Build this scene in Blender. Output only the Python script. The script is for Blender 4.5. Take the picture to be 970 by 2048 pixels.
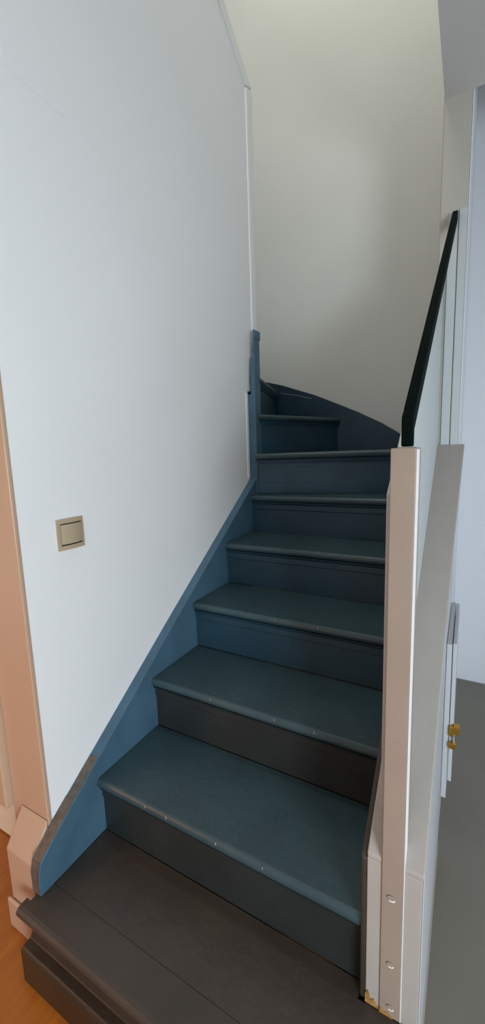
import bpy, bmesh, math, random
from mathutils import Vector, Matrix
random.seed(7)
for o in list(bpy.data.objects): bpy.data.objects.remove(o)
scene = bpy.context.scene
COL = scene.collection

# ------------------------------------------------------------------ camera
YAW, PITCH, ROLL, FPX = .5124, -.147, .0329, 807.955
ZC = 1.4288
cp, sp = math.cos(PITCH), math.sin(PITCH)
fwd = Vector((-math.sin(YAW)*cp, math.cos(YAW)*cp, sp))
rt = Vector((math.cos(YAW), math.sin(YAW), 0))
dn = fwd.cross(rt)
r2 = rt*math.cos(ROLL) + dn*math.sin(ROLL)
d2 = -rt*math.sin(ROLL) + dn*math.cos(ROLL)
cam_d = bpy.data.cameras.new('camera')
cam = bpy.data.objects.new('camera', cam_d); COL.objects.link(cam)
M = Matrix.Identity(4)
for i in range(3):
    M[i][0] = r2[i]; M[i][1] = -d2[i]; M[i][2] = -fwd[i]
M[0][3], M[1][3], M[2][3] = 0, 0, ZC
cam.matrix_world = M
cam_d.sensor_fit = 'VERTICAL'; cam_d.sensor_height = 36
cam_d.lens = FPX/2048*36; cam_d.clip_start = .02
scene.camera = cam

# ------------------------------------------------------------------ view, world, lights
vs = scene.view_settings
vs.view_transform = 'Standard'; vs.look = 'None'; vs.gamma = 1; vs.use_curve_mapping = False
vs.exposure = 0.0
world = bpy.data.worlds.new('world'); scene.world = world; world.use_nodes = True
bg = world.node_tree.nodes['Background']
bg.inputs[0].default_value = (.75, .85, 1, 1); bg.inputs[1].default_value = .3

def area(name, loc, target, sx, sy, power, color):
    d = bpy.data.lights.new(name, 'AREA'); d.shape = 'RECTANGLE'; d.size = sx; d.size_y = sy
    d.energy = power; d.color = color
    o = bpy.data.objects.new(name, d); COL.objects.link(o); o.location = loc
    o.rotation_euler = (Vector(target)-Vector(loc)).to_track_quat('-Z', 'Y').to_euler()
    return o
# daylight through the hallway window (right), the left room's low warm lamp, daylight from the roof window
area('hall_window_daylight', (1.75, -.95, 1.0), (-1, -.2, .4), 1.9, 1.1, 166, (.82, .92, 1.0))
area('added_far_hall_fill', (1.75, 1.55, 1.2), (-1, 1.4, .2), 1.0, 1.2, 9, (.76, .89, 1.0))  # added second daylight to brighten the far hall, no known window there
area('roof_window_daylight', (-.6, 1.15, 5.25), (-.55, 2.6, 4.0), .9, .7, 40, (.98, 1.0, .95))
area('left_room_lamp', (-1.9, -.7, 1.35), (-1.2, .6, .2), .3, .3, 9, (1.0, .40, .12))

# ------------------------------------------------------------------ materials
def mat(name, col, rough=.5, metal=0, spec=.5, bump=0, bscale=60, var=0, vscale=6, col2=None,
        wear=None, wscale=40, wthr=.7, coat=0):
    m = bpy.data.materials.new(name); m.use_nodes = True
    nt = m.node_tree; b = nt.nodes['Principled BSDF']
    b.inputs['Base Color'].default_value = (*col, 1); b.inputs['Roughness'].default_value = rough
    b.inputs['Metallic'].default_value = metal; b.inputs['Specular IOR Level'].default_value = spec
    if coat: b.inputs['Coat Weight'].default_value = coat; b.inputs['Coat Roughness'].default_value = .15
    tc = nt.nodes.new('ShaderNodeTexCoord')
    geo = nt.nodes.new('ShaderNodeNewGeometry')
    last = None
    if var:
        n = nt.nodes.new('ShaderNodeTexNoise'); n.inputs['Scale'].default_value = vscale; n.inputs['Detail'].default_value = 5
        nt.links.new(geo.outputs['Position'], n.inputs['Vector'])
        mx = nt.nodes.new('ShaderNodeMixRGB')
        c2 = col2 or tuple(c*(1-var) for c in col)
        mx.inputs[1].default_value = (*col, 1); mx.inputs[2].default_value = (*c2, 1)
        rp = nt.nodes.new('ShaderNodeValToRGB'); rp.color_ramp.elements[0].position = .35; rp.color_ramp.elements[1].position = .65
        nt.links.new(n.outputs['Fac'], rp.inputs[0]); nt.links.new(rp.outputs[0], mx.inputs[0])
        last = mx.outputs[0]
    if wear:
        n = nt.nodes.new('ShaderNodeTexNoise'); n.inputs['Scale'].default_value = wscale; n.inputs['Detail'].default_value = 6
        nt.links.new(geo.outputs['Position'], n.inputs['Vector'])
        rp = nt.nodes.new('ShaderNodeValToRGB'); rp.color_ramp.elements[0].position = wthr; rp.color_ramp.elements[1].position = wthr+.02
        nt.links.new(n.outputs['Fac'], rp.inputs[0])
        mx = nt.nodes.new('ShaderNodeMixRGB'); mx.inputs[1].default_value = (*col, 1); mx.inputs[2].default_value = (*wear, 1)
        if last: nt.links.new(last, mx.inputs[1])
        nt.links.new(rp.outputs[0], mx.inputs[0]); last = mx.outputs[0]
    if last: nt.links.new(last, b.inputs['Base Color'])
    if bump:
        n = nt.nodes.new('ShaderNodeTexNoise'); n.inputs['Scale'].default_value = bscale; n.inputs['Detail'].default_value = 4
        nt.links.new(geo.outputs['Position'], n.inputs['Vector'])
        bp = nt.nodes.new('ShaderNodeBump'); bp.inputs['Strength'].default_value = bump; bp.inputs['Distance'].default_value = .004
        nt.links.new(n.outputs['Fac'], bp.inputs['Height']); nt.links.new(bp.outputs[0], b.inputs['Normal'])
    return m
PLASTER = mat('white_plaster', (.78, .78, .775), .75, bump=.12, bscale=14, var=.02, vscale=2)
WELLPL = mat('cream_plaster', (.66, .655, .61), .85, bump=.12, bscale=9, var=.03, vscale=2)
CEIL = mat('ceiling_paint', (.55, .55, .53), .9)
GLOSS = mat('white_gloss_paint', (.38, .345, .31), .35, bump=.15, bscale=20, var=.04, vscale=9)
CASING = mat('warm_lit_casing_paint', (.48, .32, .215), .3, bump=.08, bscale=12)  # white casing, orange reflected light painted into its colour
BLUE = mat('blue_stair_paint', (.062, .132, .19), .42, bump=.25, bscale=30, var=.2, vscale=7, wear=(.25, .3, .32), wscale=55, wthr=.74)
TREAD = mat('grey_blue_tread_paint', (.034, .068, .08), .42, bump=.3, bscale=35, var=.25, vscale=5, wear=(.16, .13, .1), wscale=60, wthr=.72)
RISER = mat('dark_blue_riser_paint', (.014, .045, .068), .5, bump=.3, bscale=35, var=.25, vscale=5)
BROWNGREY = mat('brown_grey_step_paint', (.052, .040, .031), .4, bump=.3, bscale=35, var=.3, vscale=5, wear=(.16, .1, .06), wscale=60, wthr=.72)  # brown-grey tone with sparse lighter noise spots
PANEL = mat('pale_blue_white_panel_paint', (.50, .54, .54), .6, bump=.08, bscale=12)
JAMB = mat('beige_wall_paint', (.44, .425, .38), .8, bump=.1, bscale=12)
NEWELM = mat('warm_lit_newel_paint', (.31, .24, .19), .4, bump=.15, bscale=20, var=.06, vscale=9)  # warm light from the left room is painted into the newel's colour
HALLW = mat('hall_wall_paint', (.72, .745, .79), .8, bump=.1, bscale=10)
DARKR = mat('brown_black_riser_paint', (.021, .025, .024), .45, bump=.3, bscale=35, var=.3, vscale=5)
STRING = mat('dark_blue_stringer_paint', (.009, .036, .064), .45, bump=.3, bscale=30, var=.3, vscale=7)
UPRISER = mat('blue_upper_riser_paint', (.019, .066, .105), .45, bump=.3, bscale=30, var=.3, vscale=7)
EDGE = mat('worn_warm_lit_brown', (.13, .10, .08), .6, bump=.5, bscale=90, var=.4, vscale=50)  # brown stands for worn paint plus painted warm reflected light
FOOT = mat('dark_brown_foot_paint', (.032, .019, .010), .45, bump=.3, bscale=35, var=.3, vscale=5)
SIDEP = mat('grey_white_side_paint', (.50, .51, .53), .4, bump=.08, bscale=12)
BLACK = mat('black_rail_paint', (.001, .004, .003), .75, 0, .05)
BRASS = mat('brass', (.62, .33, .06), .28, metal=1)
SWITCH = mat('champagne_switch_plastic', (.42, .33, .22), .45, metal=0)
SWDARK = mat('switch_gap', (.03, .026, .02), .6)
GAP = mat('dark_gap', (.01, .01, .01), .9)
VINYL = mat('grey_vinyl', (.20, .18, .145), .45, bump=.05, var=.12, vscale=3)
OCHRE = mat('bare_ochre_wood', (.42, .22, .05), .7, bump=.6, bscale=80, var=.5, vscale=60)
DOORM = mat('cream_door_paint', (.72, .6, .45), .35)

def wood_floor():
    m = mat('orange_laminate', (.36, .15, .035), .3)
    nt = m.node_tree; b = nt.nodes['Principled BSDF']; g = nt.nodes.new('ShaderNodeNewGeometry')
    mp = nt.nodes.new('ShaderNodeMapping'); mp.inputs['Scale'].default_value = (12, 1.2, 1)
    nt.links.new(g.outputs['Position'], mp.inputs[0])
    n = nt.nodes.new('ShaderNodeTexNoise'); n.inputs['Scale'].default_value = 4; n.inputs['Detail'].default_value = 8
    nt.links.new(mp.outputs[0], n.inputs['Vector'])
    rp = nt.nodes.new('ShaderNodeValToRGB')
    rp.color_ramp.elements[0].position = .3; rp.color_ramp.elements[0].color = (.38, .125, .012, 1)
    rp.color_ramp.elements[1].position = .7; rp.color_ramp.elements[1].color = (.29, .088, .009, 1)
    nt.links.new(n.outputs['Fac'], rp.inputs[0]); nt.links.new(rp.outputs[0], b.inputs['Base Color'])
    return m
LAMINATE = wood_floor()

# ------------------------------------------------------------------ helpers
def box(bm, x0, x1, y0, y1, z0, z1):
    v = [bm.verts.new((x, y, z)) for z in (z0, z1) for y in (y0, y1) for x in (x0, x1)]
    for f in ((0, 2, 3, 1), (4, 5, 7, 6), (0, 1, 5, 4), (2, 6, 7, 3), (0, 4, 6, 2), (1, 3, 7, 5)):
        bm.faces.new([v[i] for i in f])
def loft(bm, A, B):
    a = [bm.verts.new(p) for p in A]; b = [bm.verts.new(p) for p in B]; n = len(a)
    bm.faces.new(a); bm.faces.new(list(reversed(b)))
    for i in range(n):
        j = (i+1) % n
        bm.faces.new((a[i], b[i], b[j], a[j]))
def px(bm, poly, x0, x1): loft(bm, [(x0, y, z) for y, z in poly], [(x1, y, z) for y, z in poly])
def py(bm, poly, y0, y1): loft(bm, [(x, y0, z) for x, z in poly], [(x, y1, z) for x, z in poly])
def pz(bm, poly, z0, z1): loft(bm, [(x, y, z0) for x, y in poly], [(x, y, z1) for x, y in poly])
def disc(bm, c, axis, r, h, n=20, r2=None):
    A, B = [], []
    for i in range(n):
        t = 2*math.pi*i/n; u, w = math.cos(t)*r, math.sin(t)*(r2 or r)
        if axis == 'y': A.append((c[0]+u, c[1], c[2]+w)); B.append((c[0]+u, c[1]+h, c[2]+w))
        elif axis == 'x': A.append((c[0], c[1]+u, c[2]+w)); B.append((c[0]+h, c[1]+u, c[2]+w))
        else: A.append((c[0]+u, c[1]+w, c[2])); B.append((c[0]+u, c[1]+w, c[2]+h))
    loft(bm, A, B)
def obj(name, fill, material, parent=None, bevel=0, seg=2, kind=None, label=None, smooth=False):
    bm = bmesh.new(); fill(bm)
    bmesh.ops.recalc_face_normals(bm, faces=bm.faces)
    me = bpy.data.meshes.new(name); bm.to_mesh(me); bm.free()
    me.materials.append(material)
    o = bpy.data.objects.new(name, me); COL.objects.link(o)
    if parent: o.parent = parent; o.matrix_parent_inverse = Matrix.Translation(-Vector(parent_loc(parent)))
    if bevel:
        b = o.modifiers.new('bevel', 'BEVEL'); b.width = bevel; b.segments = seg; b.limit_method = 'ANGLE'; b.angle_limit = math.radians(25)
        for p in me.polygons: p.use_smooth = True
        w = o.modifiers.new('normals', 'WEIGHTED_NORMAL')
    if smooth:
        for p in me.polygons: p.use_smooth = True
    if kind: o['kind'] = kind
    if label: o['label'] = label
    return o
def parent_loc(p):
    v = Vector(p.location)
    while p.parent: p = p.parent; v = v*1 + Vector(p.location) + p.matrix_parent_inverse_loc if False else v
    return v if p.type == 'EMPTY' else Vector((0, 0, 0))
def thing(name, label, cat, loc, group=None):
    o = bpy.data.objects.new(name, None); COL.objects.link(o); o.location = loc
    o.empty_display_size = .1
    o['label'] = label; o['category'] = cat
    if group: o['group'] = group
    return o
def struct(name, fill, material, label, bevel=0, parent=None):
    o = obj(name, fill, material, parent, bevel)
    if not parent: o['kind'] = 'structure'
    if label: o['label'] = label
    return o
def S(name, fill, m, label, cat='wall', bevel=0):
    o = struct(name, fill, m, label, bevel); o['category'] = cat; return o

# ------------------------------------------------------------------ measures
XL = -1.0057       # inner face of the left stringer
XW = -1.0457       # face of the left wall
XK0, XK1 = -.153, -.044   # knee wall
G, R_, Y2 = .27842, .2, .76832
YB = 2.66          # back wall
YJ = 1.95          # near end of the right wall
ZCEIL = 2.745
nos = {k: (Y2+(k-2)*G, k*R_) for k in range(2, 7)}

# ------------------------------------------------------------------ setting
S('floor', lambda b: box(b, -.06, 2.4, -2.6, YB+.1, -.05, 0), VINYL, 'grey vinyl hallway floor to the right of the staircase', 'floor')
S('floor', lambda b: box(b, -3.4, -.061, -2.6, YB+.1, -.05, 0), LAMINATE, 'warm orange-brown wooden floor at the foot of the stairs', 'floor')

def left_wall(b):
    px(b, [(.6355, 0), (1.955, 0), (1.955, 1.75), (2.02, 1.75), (2.02, 3.21), (1.6, 3.512), (.6355, 4.20)], XW-.09, XW)
wl = S('wall_left', left_wall, PLASTER, 'tall white plaster wall left of the stairs with the light switch')
# rounded plaster edge strip at the far end and along the sloping top
def edge(b):
    t0, t1 = XW-.085, XW+.006
    px(b, [(2.021, 1.93), (2.078, 1.93), (2.092, 3.235), (2.021, 3.21)], t0, t1)
    px(b, [(2.021, 3.212), (2.092, 3.238), (.6355, 4.285), (.6355, 4.205)], t0, t1)
obj('edge_strip', edge, PLASTER, wl, .008, 3)
def plaster_step(b):
    box(b, XW-.05, XW+.004, 1.93, 1.9545, 1.29, 1.735)
obj('plaster_step', plaster_step, PLASTER, wl, .003)
def crease(b):
    pts = [(.705, 2.56), (.7287, 2.4435), (.7352, 2.395), (.78, 2.392), (.9059, 2.3855)]
    for (y0, z0), (y1, z1) in zip(pts, pts[1:]):
        d = Vector((y1-y0, z1-z0)).normalized(); n = Vector((-d.y, d.x))*.0015
        px(b, [(y0-n.x, z0-n.y), (y1-n.x, z1-n.y), (y1+n.x, z1+n.y), (y0+n.x, z0+n.y)], XW, XW+.0012)
obj('plaster_seam', crease, PLASTER, wl)

S('wall_back', lambda b: box(b, -2.6, -.101, YB, YB+.12, 0, 5.4), WELLPL, 'tall cream white wall at the back of the stairwell')
S('wall_back', lambda b: box(b, -.1, 2.4, YB, YB+.12, 0, 5.4), HALLW, 'pale blue-white end wall of the hallway at the right')
wr = S('wall_right', lambda b: box(b, -.145, -.046, YJ, YB, 0, 5.4), JAMB, 'beige-white end of the wall where the black handrail stops', bevel=.006)
obj('side_lining', lambda b: box(b, -.0459, -.0425, YJ+.004, YB-.001, 0, 5.3), HALLW, wr, .001)
def jb(b): box(b, -.112, -.0785, YJ-.007, YJ, 1.38, 2.34)
def jb2(b): box(b, -.0755, -.047, YJ-.009, YJ, 1.38, 2.34)
S('trim_1', jb, PANEL, 'narrow pale board on the wall end left of the dark crack', 'trim', .002)
S('trim_2', jb2, PANEL, 'narrow pale board on the wall end right of the dark crack', 'trim', .002)
S('ceiling', lambda b: (box(b, -.142, 2.4, .25, YJ, ZCEIL, ZCEIL+.28), box(b, -3.4, 2.4, -2.6, .25, ZCEIL, ZCEIL+.28),
                        box(b, -3.4, XW-.09, .2501, .72, ZCEIL, ZCEIL+.28)), CEIL, 'grey-white ceiling over the hallway at the top right', 'ceiling')
S('ceiling', lambda b: box(b, -2.7, 2.4, .1, YB+.1, 5.4, 5.5), CEIL, 'upper ceiling high above the stairwell', 'ceiling')
# unseen shell: near walls with a window opening to the right, upper storey walls
def wfar(b):
    box(b, 1.8, 1.9, -2.6, YB, 0, 5.4)
S('wall_east', wfar, PLASTER, 'white hallway wall holding the daylight window')
S('wall_near', lambda b: box(b, -3.4, 2.4, -2.7, -2.6, 0, 3), PLASTER, 'white wall behind the viewer')
S('wall_west', lambda b: box(b, -3.5, -3.4, -2.6, .72, 0, 3), PLASTER, 'white wall of the room at the left')
S('wall_upper', lambda b: (box(b, -2.6, 2.4, .05, .249, ZCEIL+.281, 5.4), box(b, -2.7, -2.6, .05, YB, 0, 5.4),), PLASTER, 'upper storey walls around the stairwell')
S('wall_room', lambda b: (box(b, -3.4, -1.9, .73, .83, 0, ZCEIL), box(b, -1.8999, XW-.0905, .6355, .83, 2.201, ZCEIL)), PLASTER, 'white wall beside the cream door at the far left')

# door casing at the far left
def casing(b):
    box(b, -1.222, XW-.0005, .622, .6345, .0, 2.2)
S('trim_3', casing, CASING, 'white door casing upright with painted-in warm light at the near end of the left wall', 'trim', .003)
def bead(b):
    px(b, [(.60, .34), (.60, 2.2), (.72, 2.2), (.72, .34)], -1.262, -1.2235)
cs = S('trim_4', bead, CASING, 'slim raised door stop strip beside the warm-lit casing', 'trim', .006)
d1 = S('door_1', lambda b: box(b, -1.9, -1.235, .722, .762, .006, 2.2), DOORM, 'cream painted door at the extreme left edge', 'door', .003)
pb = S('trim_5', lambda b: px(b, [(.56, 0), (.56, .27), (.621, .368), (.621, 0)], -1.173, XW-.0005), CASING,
       'white casing plinth block with painted-in warm light and sloping top beside the blue stringer', 'trim', .004)
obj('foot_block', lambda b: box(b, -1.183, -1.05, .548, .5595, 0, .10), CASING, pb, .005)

# ------------------------------------------------------------------ staircase
st = thing('staircase', 'blue-grey painted wooden staircase winding left against the white walls', 'staircase', (-.58, .5, 0))
def nosing_poly(y0, y1, z, t=.032):
    r = t/2; pts = []
    for i in range(7):
        a = math.pi/2 + math.pi*i/6
        pts.append((y0+r+math.cos(a)*r, z-r+math.sin(a)*r))
    return pts + [(y1, z-t), (y1, z)]
OV = .022; XR = -.166
# lowest step: three boards, kicked-out plinth
t1 = obj('tread', lambda b: loft(b, [(-1.042, y, z) for y, z in nosing_poly(.499, .534, .2)], [(-.05, y, z) for y, z in nosing_poly(.499, .534, .2)]), BROWNGREY, st, 0)
def strip(y0, y1, x0=XL+.001):
    return lambda b: box(b, x0, -.168 if y1 > .757 else -.05, y0, y1, .168, .2)
obj('board', strip(.534, .5947, XL-.02), BROWNGREY, t1, 0)
obj('board', strip(.5958, .7555), BROWNGREY, t1, .0004)
obj('board', strip(.7562, Y2+OV-.001), BROWNGREY, t1, .0004)
r1 = obj('riser', lambda b: box(b, -1.008, -.06, .532, .55, .0, .167), FOOT, st, .002)
obj('plinth_board', lambda b: px(b, [(.4855, 0), (.4855, .098), (.4925, .106), (.515, .108), (.5315, .135), (.5315, 0)], -1.016, -.06), FOOT, st, .003)
obj('nosing_moulding', lambda b: px(b, [(.517, .168), (.517, .160), (.5315, .14), (.5315, .168)], -1.01, -.06), BROWNGREY, t1)
# straight flight
for k in range(2, 7):
    y, z = nos[k]
    if k < 6: y1 = nos[k+1][0]+OV-.001
    else: y1 = 1.95
    if k < 6:
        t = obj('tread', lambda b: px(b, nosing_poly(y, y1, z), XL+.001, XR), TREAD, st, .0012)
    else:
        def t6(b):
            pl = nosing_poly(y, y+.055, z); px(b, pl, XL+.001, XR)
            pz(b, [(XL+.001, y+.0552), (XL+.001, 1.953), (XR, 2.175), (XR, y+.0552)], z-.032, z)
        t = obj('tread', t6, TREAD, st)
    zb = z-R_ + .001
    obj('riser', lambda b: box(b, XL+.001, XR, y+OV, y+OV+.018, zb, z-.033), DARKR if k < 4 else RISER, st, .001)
    def fascia(b):
        px(b, [(y+OV-.014, z-.0335), (y+OV-.012, z-.040), (y+OV-.004, z-.048), (y+OV-.004, z-.072), (y+OV-.0005, z-.076), (y+OV-.0005, z-.0335)], XL+.0015, XR-.0005)
    obj('nosing_moulding', fascia, DARKR if k < 4 else RISER, t)
CHIP = mat('bare_paint_chip', (.30, .24, .18), .8)
for k, xs in ((2, (-.80, -.72, -.55, -.41)), (3, (-.74, -.50, -.37)), (4, (-.62, -.45))):
    y, z = nos[k]
    def ch(b):
        for x in xs:
            w = random.uniform(.001, .003)
            box(b, x-w, x+w, y+.0008, y+.004, z-.010, z-.0035+random.random()*.001)
    tr = [o for o in st.children if o.name.startswith('tread')][k-1]
    o = obj('paint_chips', ch, CHIP, tr, .0005); o['kind'] = 'stuff'
# winders: nosing end points (inner post, outer wall)
def winder(pa, pb_, z, poly, zprev):
    a, b_ = Vector(pa), Vector(pb_); d = (b_-a).normalized(); n = Vector((-d.y, d.x))  # n points up the stair
    def P3(s, off, zz): v = (a if s == 0 else b_) + n*off; return (v.x, v.y, zz)
    prof = nosing_poly(0, .05, z, .034)
    def tf(bm):
        loft(bm, [P3(0, o, zz) for o, zz in prof], [P3(1, o, zz) for o, zz in prof])
        pz(bm, [tuple(a+n*.0502), tuple(b_+n*.0502)] + poly, z-.034, z)
    t = obj('tread', tf, TREAD, st)
    rp = [(OV, zprev+.001), (OV, z-.035), (OV+.018, z-.035), (OV+.018, zprev+.001)]
    obj('riser', lambda bm: loft(bm, [P3(0, o, zz) for o, zz in rp], [P3(1, o, zz) for o, zz in rp]), UPRISER, st)
    for q, (o0, zz0, zz1) in enumerate(((.004, .035, .042), (.010, .0425, .050), (.016, .0505, .058))):
        mp = [(o0, z-zz0), (OV-.0005, z-zz0), (OV-.0005, z-zz1), (o0+.002, z-zz1)]
        obj('nosing_moulding', lambda bm: loft(bm, [P3(0, o, zz) for o, zz in mp], [P3(1, o, zz) for o, zz in mp]), UPRISER, t)
Z7, Z8, Z9 = 1.418, 1.628, 1.83
YS = YB-.021
winder((XL+.001, 1.945), (XR+.012, 2.16), Z7, [(XR+.012, YS), (-.70, YS), (XL+.02, 2.02)], 1.2)
winder((XL+.001, 1.965), (-.735, YS-.001), Z8, [(-1.25, YS), (XL+.0, 2.05)], Z7)
winder((XL+.012, 1.995), (-1.168, YS-.001), Z9, [(-1.95, YS), (-1.95, 2.03), (-1.06, 2.03)], Z8)

def cracks(b):
    f = lambda x: 1.9677+(x+1.0047)*.2526
    for x0, x1, z, dz in ((-.97, -.86, 1.345, .001), (-.80, -.72, 1.342, -.001), (-.97, -.80, 1.262, .0015), (-.76, -.70, 1.262, 0)):
        loft(b, [(x0, f(x0)-.0008, z), (x0, f(x0)+.002, z), (x0, f(x0)+.002, z+.0013), (x0, f(x0)-.0008, z+.0013)],
                [(x1, f(x1)-.0008, z+dz), (x1, f(x1)+.002, z+dz), (x1, f(x1)+.002, z+dz+.0013), (x1, f(x1)-.0008, z+dz+.0013)])
obj('hairline_crack', cracks, GAP, st, label='dark hairline cracks in the riser below the turn')
# left stringer on the wall
def lstr(b):
    zt = lambda y: .36+(y-.6355)*.701
    px(b, [(.553, .2005), (.553, .262), (.562, .30), (.6355, zt(.6355)), (1.2, zt(1.2)+.004), (1.9545, zt(1.9545)),
           (1.9545, .9), (1.0, .2005)], XW+.0005, XL)
obj('stringer', lstr, BLUE, st, .002, 2, label='blue sloping board with a worn brownish top edge, warm light painted in, along the left wall')
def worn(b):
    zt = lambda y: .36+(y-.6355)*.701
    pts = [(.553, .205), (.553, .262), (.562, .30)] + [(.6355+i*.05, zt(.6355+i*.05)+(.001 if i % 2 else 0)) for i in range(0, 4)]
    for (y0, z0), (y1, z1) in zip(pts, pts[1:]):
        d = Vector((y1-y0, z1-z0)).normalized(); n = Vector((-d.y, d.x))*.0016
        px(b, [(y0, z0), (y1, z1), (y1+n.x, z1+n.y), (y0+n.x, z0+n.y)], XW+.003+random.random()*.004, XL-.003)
obj('worn_lit_edge', worn, EDGE, st, label='brown worn paint and painted warm light on the lower edge of the left board')
# inner post where the winders turn
def post(b):
    py(b, [(-1.0457, 1.0), (-1.0457, 1.45), (-1.0470, 1.55), (-1.0440, 1.73), (-1.0250, 1.732), (-1.0270, 1.76), (-1.0265, 1.85), (-1.0225, 1.915),
           (-1.010, 1.918), (-1.0125, 1.96), (-1.008, 2.0), (-1.007, 2.055), (-.9935, 2.05), (-.9935, 2.015), (-1.0, 2.005), (-1.0, 1.84), (-1.0, 1.0)], 1.9555, 2.0195)
obj('turning_post', post, BLUE, st, .002, label='blue post with ragged painted edge at the inside of the turn')
# outer stringer on the back wall
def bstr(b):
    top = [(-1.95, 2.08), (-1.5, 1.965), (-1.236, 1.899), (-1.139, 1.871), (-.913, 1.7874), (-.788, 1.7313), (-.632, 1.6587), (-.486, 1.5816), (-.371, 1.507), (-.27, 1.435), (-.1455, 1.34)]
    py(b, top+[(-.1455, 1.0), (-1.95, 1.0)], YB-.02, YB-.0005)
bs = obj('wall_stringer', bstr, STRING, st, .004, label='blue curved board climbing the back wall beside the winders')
def scr(b):
    pts = [(-1.155, 1.822), (-1.10, 1.808), (-1.03, 1.795), (-.98, 1.777), (-.93, 1.765)]
    for (x0, z0), (x1, z1) in zip(pts, pts[1:]):
        py(b, [(x0, z0-.001), (x1, z1-.0015), (x1, z1+.0015), (x0, z0+.0015)], YB-.0212, YB-.0198)
obj('paint_scratch', scr, mat('scratched_paint', (.3, .36, .38), .7), bs, label='pale scratch')
# right inner stringer on the knee wall (thin painted strip)
SL = lambda y: .585+(y-.76)*.718
def rstr(b):
    px(b, [(.762, .2005), (.762, SL(.762)-.02), (1.9495, SL(1.9495)-.02), (1.9495, .9), (1.0, .2005)], XR+.0005, XK0-.0005)
obj('stringer', rstr, BROWNGREY, st, .003, label='dark grey-green strip along the right side of the treads')

# ------------------------------------------------------------------ balustrade
bal = thing('balustrade', 'white painted low stair wall with square newel post at the right of the steps', 'balustrade', (-.1, .8, 0))
CT = .014
obj('base_wall', lambda b: px(b, [(.76, 0), (.76, SL(.76)-CT), (1.9495, SL(1.9495)-CT), (1.9495, 0)], XK0, XK1), GLOSS, bal, .003)
obj('side_panel', lambda b: px(b, [(.762, 0), (.762, SL(.762)-CT-.002), (1.9495, SL(1.9495)-CT-.002), (1.9495, 0)], XK1+.0002, XK1+.0022), SIDEP, bal, .0008, label='white hallway side')
def cap(b):
    ys = [.76, .95, 1.2, 1.5, 1.75, 1.942]; xr = [-.0405, -.039, -.037, -.032, -.025, -.020]
    rings = []
    for y, x in zip(ys, xr):
        rings.append([(XK0, y, SL(y)-CT+.0015), (XK0, y, SL(y)), (x, y, SL(y)), (x, y, SL(y)-CT+.0015)])
    vs_ = [[b.verts.new(p) for p in r] for r in rings]
    b.faces.new(vs_[0]); b.faces.new(list(reversed(vs_[-1])))
    for A, B in zip(vs_, vs_[1:]):
        for i in range(4): b.faces.new((A[i], B[i], B[(i+1) % 4], A[(i+1) % 4]))
obj('cap_board', cap, GLOSS, bal, .004, 3, label='sloping top board with bright rounded edge')
nw = obj('newel_post', lambda b: box(b, -.1222, -.0793, .7565, .83, 0.2005, 1.427), NEWELM, bal, .002, label='square upright post')
obj('edge_strip', lambda b: box(b, -.0792, -.0778, .7570, .79, .2005, 1.424), PLASTER, nw, label='lit right edge, its brightness painted white')  # thin white sheet painting the light on the newel's right face
for x, z, r in ((-.1023, .505, .0085), (-.1010, .34, .0075), (-.0988, .229, .0075)):
    def plug(b):
        disc(b, (x, .7542, z), 'y', r, .0022, 18, r*.75)
    pg = obj('wooden_plug', plug, NEWELM, nw, .0008)
    def rim(b):
        for i in range(7):
            a0 = -2.2+i*.32; a1 = a0+.34
            c = lambda a, q: (x+math.cos(a)*q, z+math.sin(a)*q*.75)
            py(b, [c(a0, r*1.0), c(a1, r*1.0), c(a1, r*.62), c(a0, r*.62)], .7532, .7545)
    obj('paint_drip', rim, PLASTER, nw, .0003)
obj('infill_panel', lambda b: px(b, [(.831, SL(.831)), (.831, 1.338), (YJ-.008, 2.156), (YJ-.008, SL(YJ-.008))], -.14, -.122), PANEL, bal, .002)
# torn paint at the foot
def chips(b):
    for pts in ([(-.153, .222), (-.147, .235), (-.141, .214), (-.134, .219), (-.127, .205), (-.1225, .2055), (-.1225, .2005), (-.153, .2005)],):
        py(b, pts, .7585, .7599)
    py(b, [(-.122, .2005), (-.119, .217), (-.113, .207), (-.106, .2105), (-.098, .2045), (-.093, .2005)], .7552, .7563)
obj('bare_wood_chip', chips, OCHRE, bal, label='ochre bare wood where paint has chipped at the foot')

hr = thing('handrail', 'slim black sloping handrail rising from the newel post to the wall end', 'handrail', (-.098, .79, 1.427))
def rail(b):
    def ring(x, y, z, w=.0098, h=.02):
        return [(x-w, y, z-h), (x+w, y, z-h), (x+w, y, z+h), (x-w, y, z+h)]
    P_ = [(-.0984, .775, 1.4585), (-.0984, .80, 1.478), (-.0898, 1.940, 2.318)]
    loft(b, ring(*P_[1]), ring(*P_[2]))
    loft(b, [(-.1082, .778, 1.429), (-.0886, .778, 1.429), (-.0886, .778, 1.482), (-.1082, .778, 1.482)],
            [(-.1082, .7998, 1.429), (-.0886, .7998, 1.429), (-.0886, .7998, 1.497), (-.1082, .7998, 1.497)])
obj('rail', rail, BLACK, hr, .003)
obj('foot_plate', lambda b: box(b, -.1115, -.0865, .765, .82, 1.4272, 1.4288), GLOSS, hr, .0005)

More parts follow.
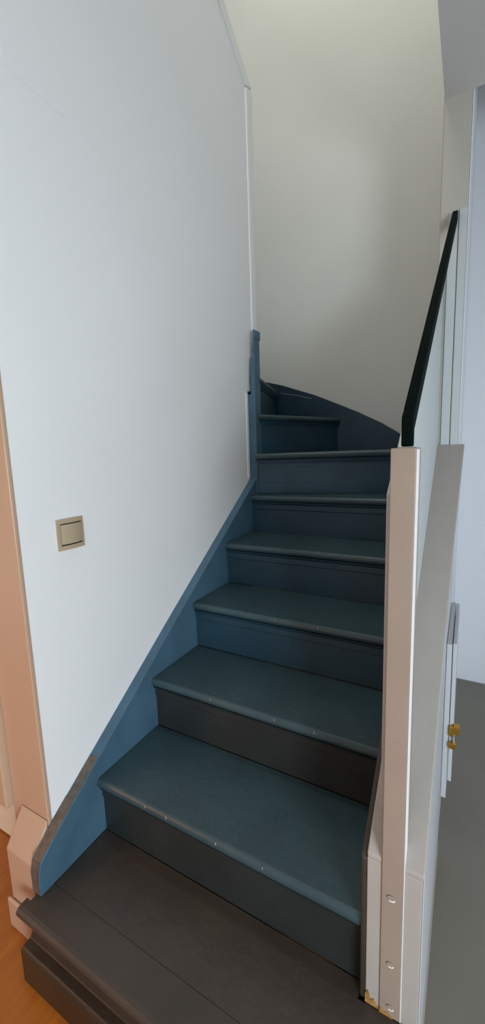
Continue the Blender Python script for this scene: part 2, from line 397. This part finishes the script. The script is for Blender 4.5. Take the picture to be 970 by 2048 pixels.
# ------------------------------------------------------------------ cupboard under the stairs
cd = thing('cupboard_door', 'small white cupboard door with brass catch under the stairs, seen edge-on', 'door', (-.03, 1.7, .2))
def frame(b):
    box(b, -.0405, -.0235, 1.50, 1.54, .14, .742); box(b, -.0405, -.0235, 1.9, 1.94, .14, .742)
    box(b, -.0405, -.0235, 1.5401, 1.8999, .14, .20); box(b, -.0405, -.0235, 1.5401, 1.8999, .70, .742)
fr = obj('door_frame', frame, SIDEP, cd, .0015)
obj('door_leaf', lambda b: box(b, -.0215, -.0085, 1.505, 1.92, .21, .745), SIDEP, cd, .002)
def latch(b):
    box(b, -.0225, -.006, 1.490, 1.5045, .400, .436)
    box(b, -.0085, .0105, 1.488, 1.512, .412, .442)
def latch2(b):
    box(b, -.0225, .0015, 1.489, 1.5045, .352, .374)
obj('catch', latch, BRASS, cd, .002, label='brass catch')
obj('catch', latch2, BRASS, cd, .002, label='brass keeper')
obj('catch_bar', lambda b: box(b, -.0085, -.0035, 1.4925, 1.5045, .374, .411), GLOSS, cd, .001)
S('baseboard_right', lambda b: px(b, [(.80, 0), (.80, .05), (1.4, .05), (1.4, 0)], XK1+.0023, XK1+.006), GLOSS, 'thin white strip at the foot of the stair wall in the hallway', 'baseboard')

# ------------------------------------------------------------------ light switch
sw = thing('light_switch', 'champagne beige square rocker light switch on the left wall', 'light switch', (XW, .791, 1.2035))
def dome(b, y0, y1, z0, z1, x0, h, bulge, n=10):
    for_a = []
    rings = []
    for i in range(n+1):
        t = i/n; y = y0+(y1-y0)*t; x = x0+h+bulge*(1-(2*t-1)**2)
        rings.append([(x0, y, z0), (x, y, z0), (x, y, z1), (x0, y, z1)])
    vv = [[b.verts.new(p) for p in r] for r in rings]
    b.faces.new(vv[0]); b.faces.new(list(reversed(vv[-1])))
    for A, B in zip(vv, vv[1:]):
        for i in range(4): b.faces.new((A[i], B[i], B[(i+1) % 4], A[(i+1) % 4]))
def plate(b):
    Y0, Y1, Z0, Z1 = .745, .837, 1.157, 1.250
    dome(b, Y0, Y1, Z1-.013, Z1, XW+.0003, .005, .004)
    dome(b, Y0, Y1, Z0, Z0+.013, XW+.0003, .005, .004)
    box(b, XW+.0003, XW+.0062, Y0, Y0+.010, Z0+.013, Z1-.013)
    box(b, XW+.0003, XW+.0062, Y1-.006, Y1, Z0+.013, Z1-.013)
obj('plate', plate, SWITCH, sw)
obj('gap', lambda b: box(b, XW+.0003, XW+.003, .7551, .8309, 1.1701, 1.2369), SWDARK, sw)
obj('rocker', lambda b: dome(b, .757, .829, 1.1745, 1.2335, XW+.003, .003, .0055), SWITCH, sw)
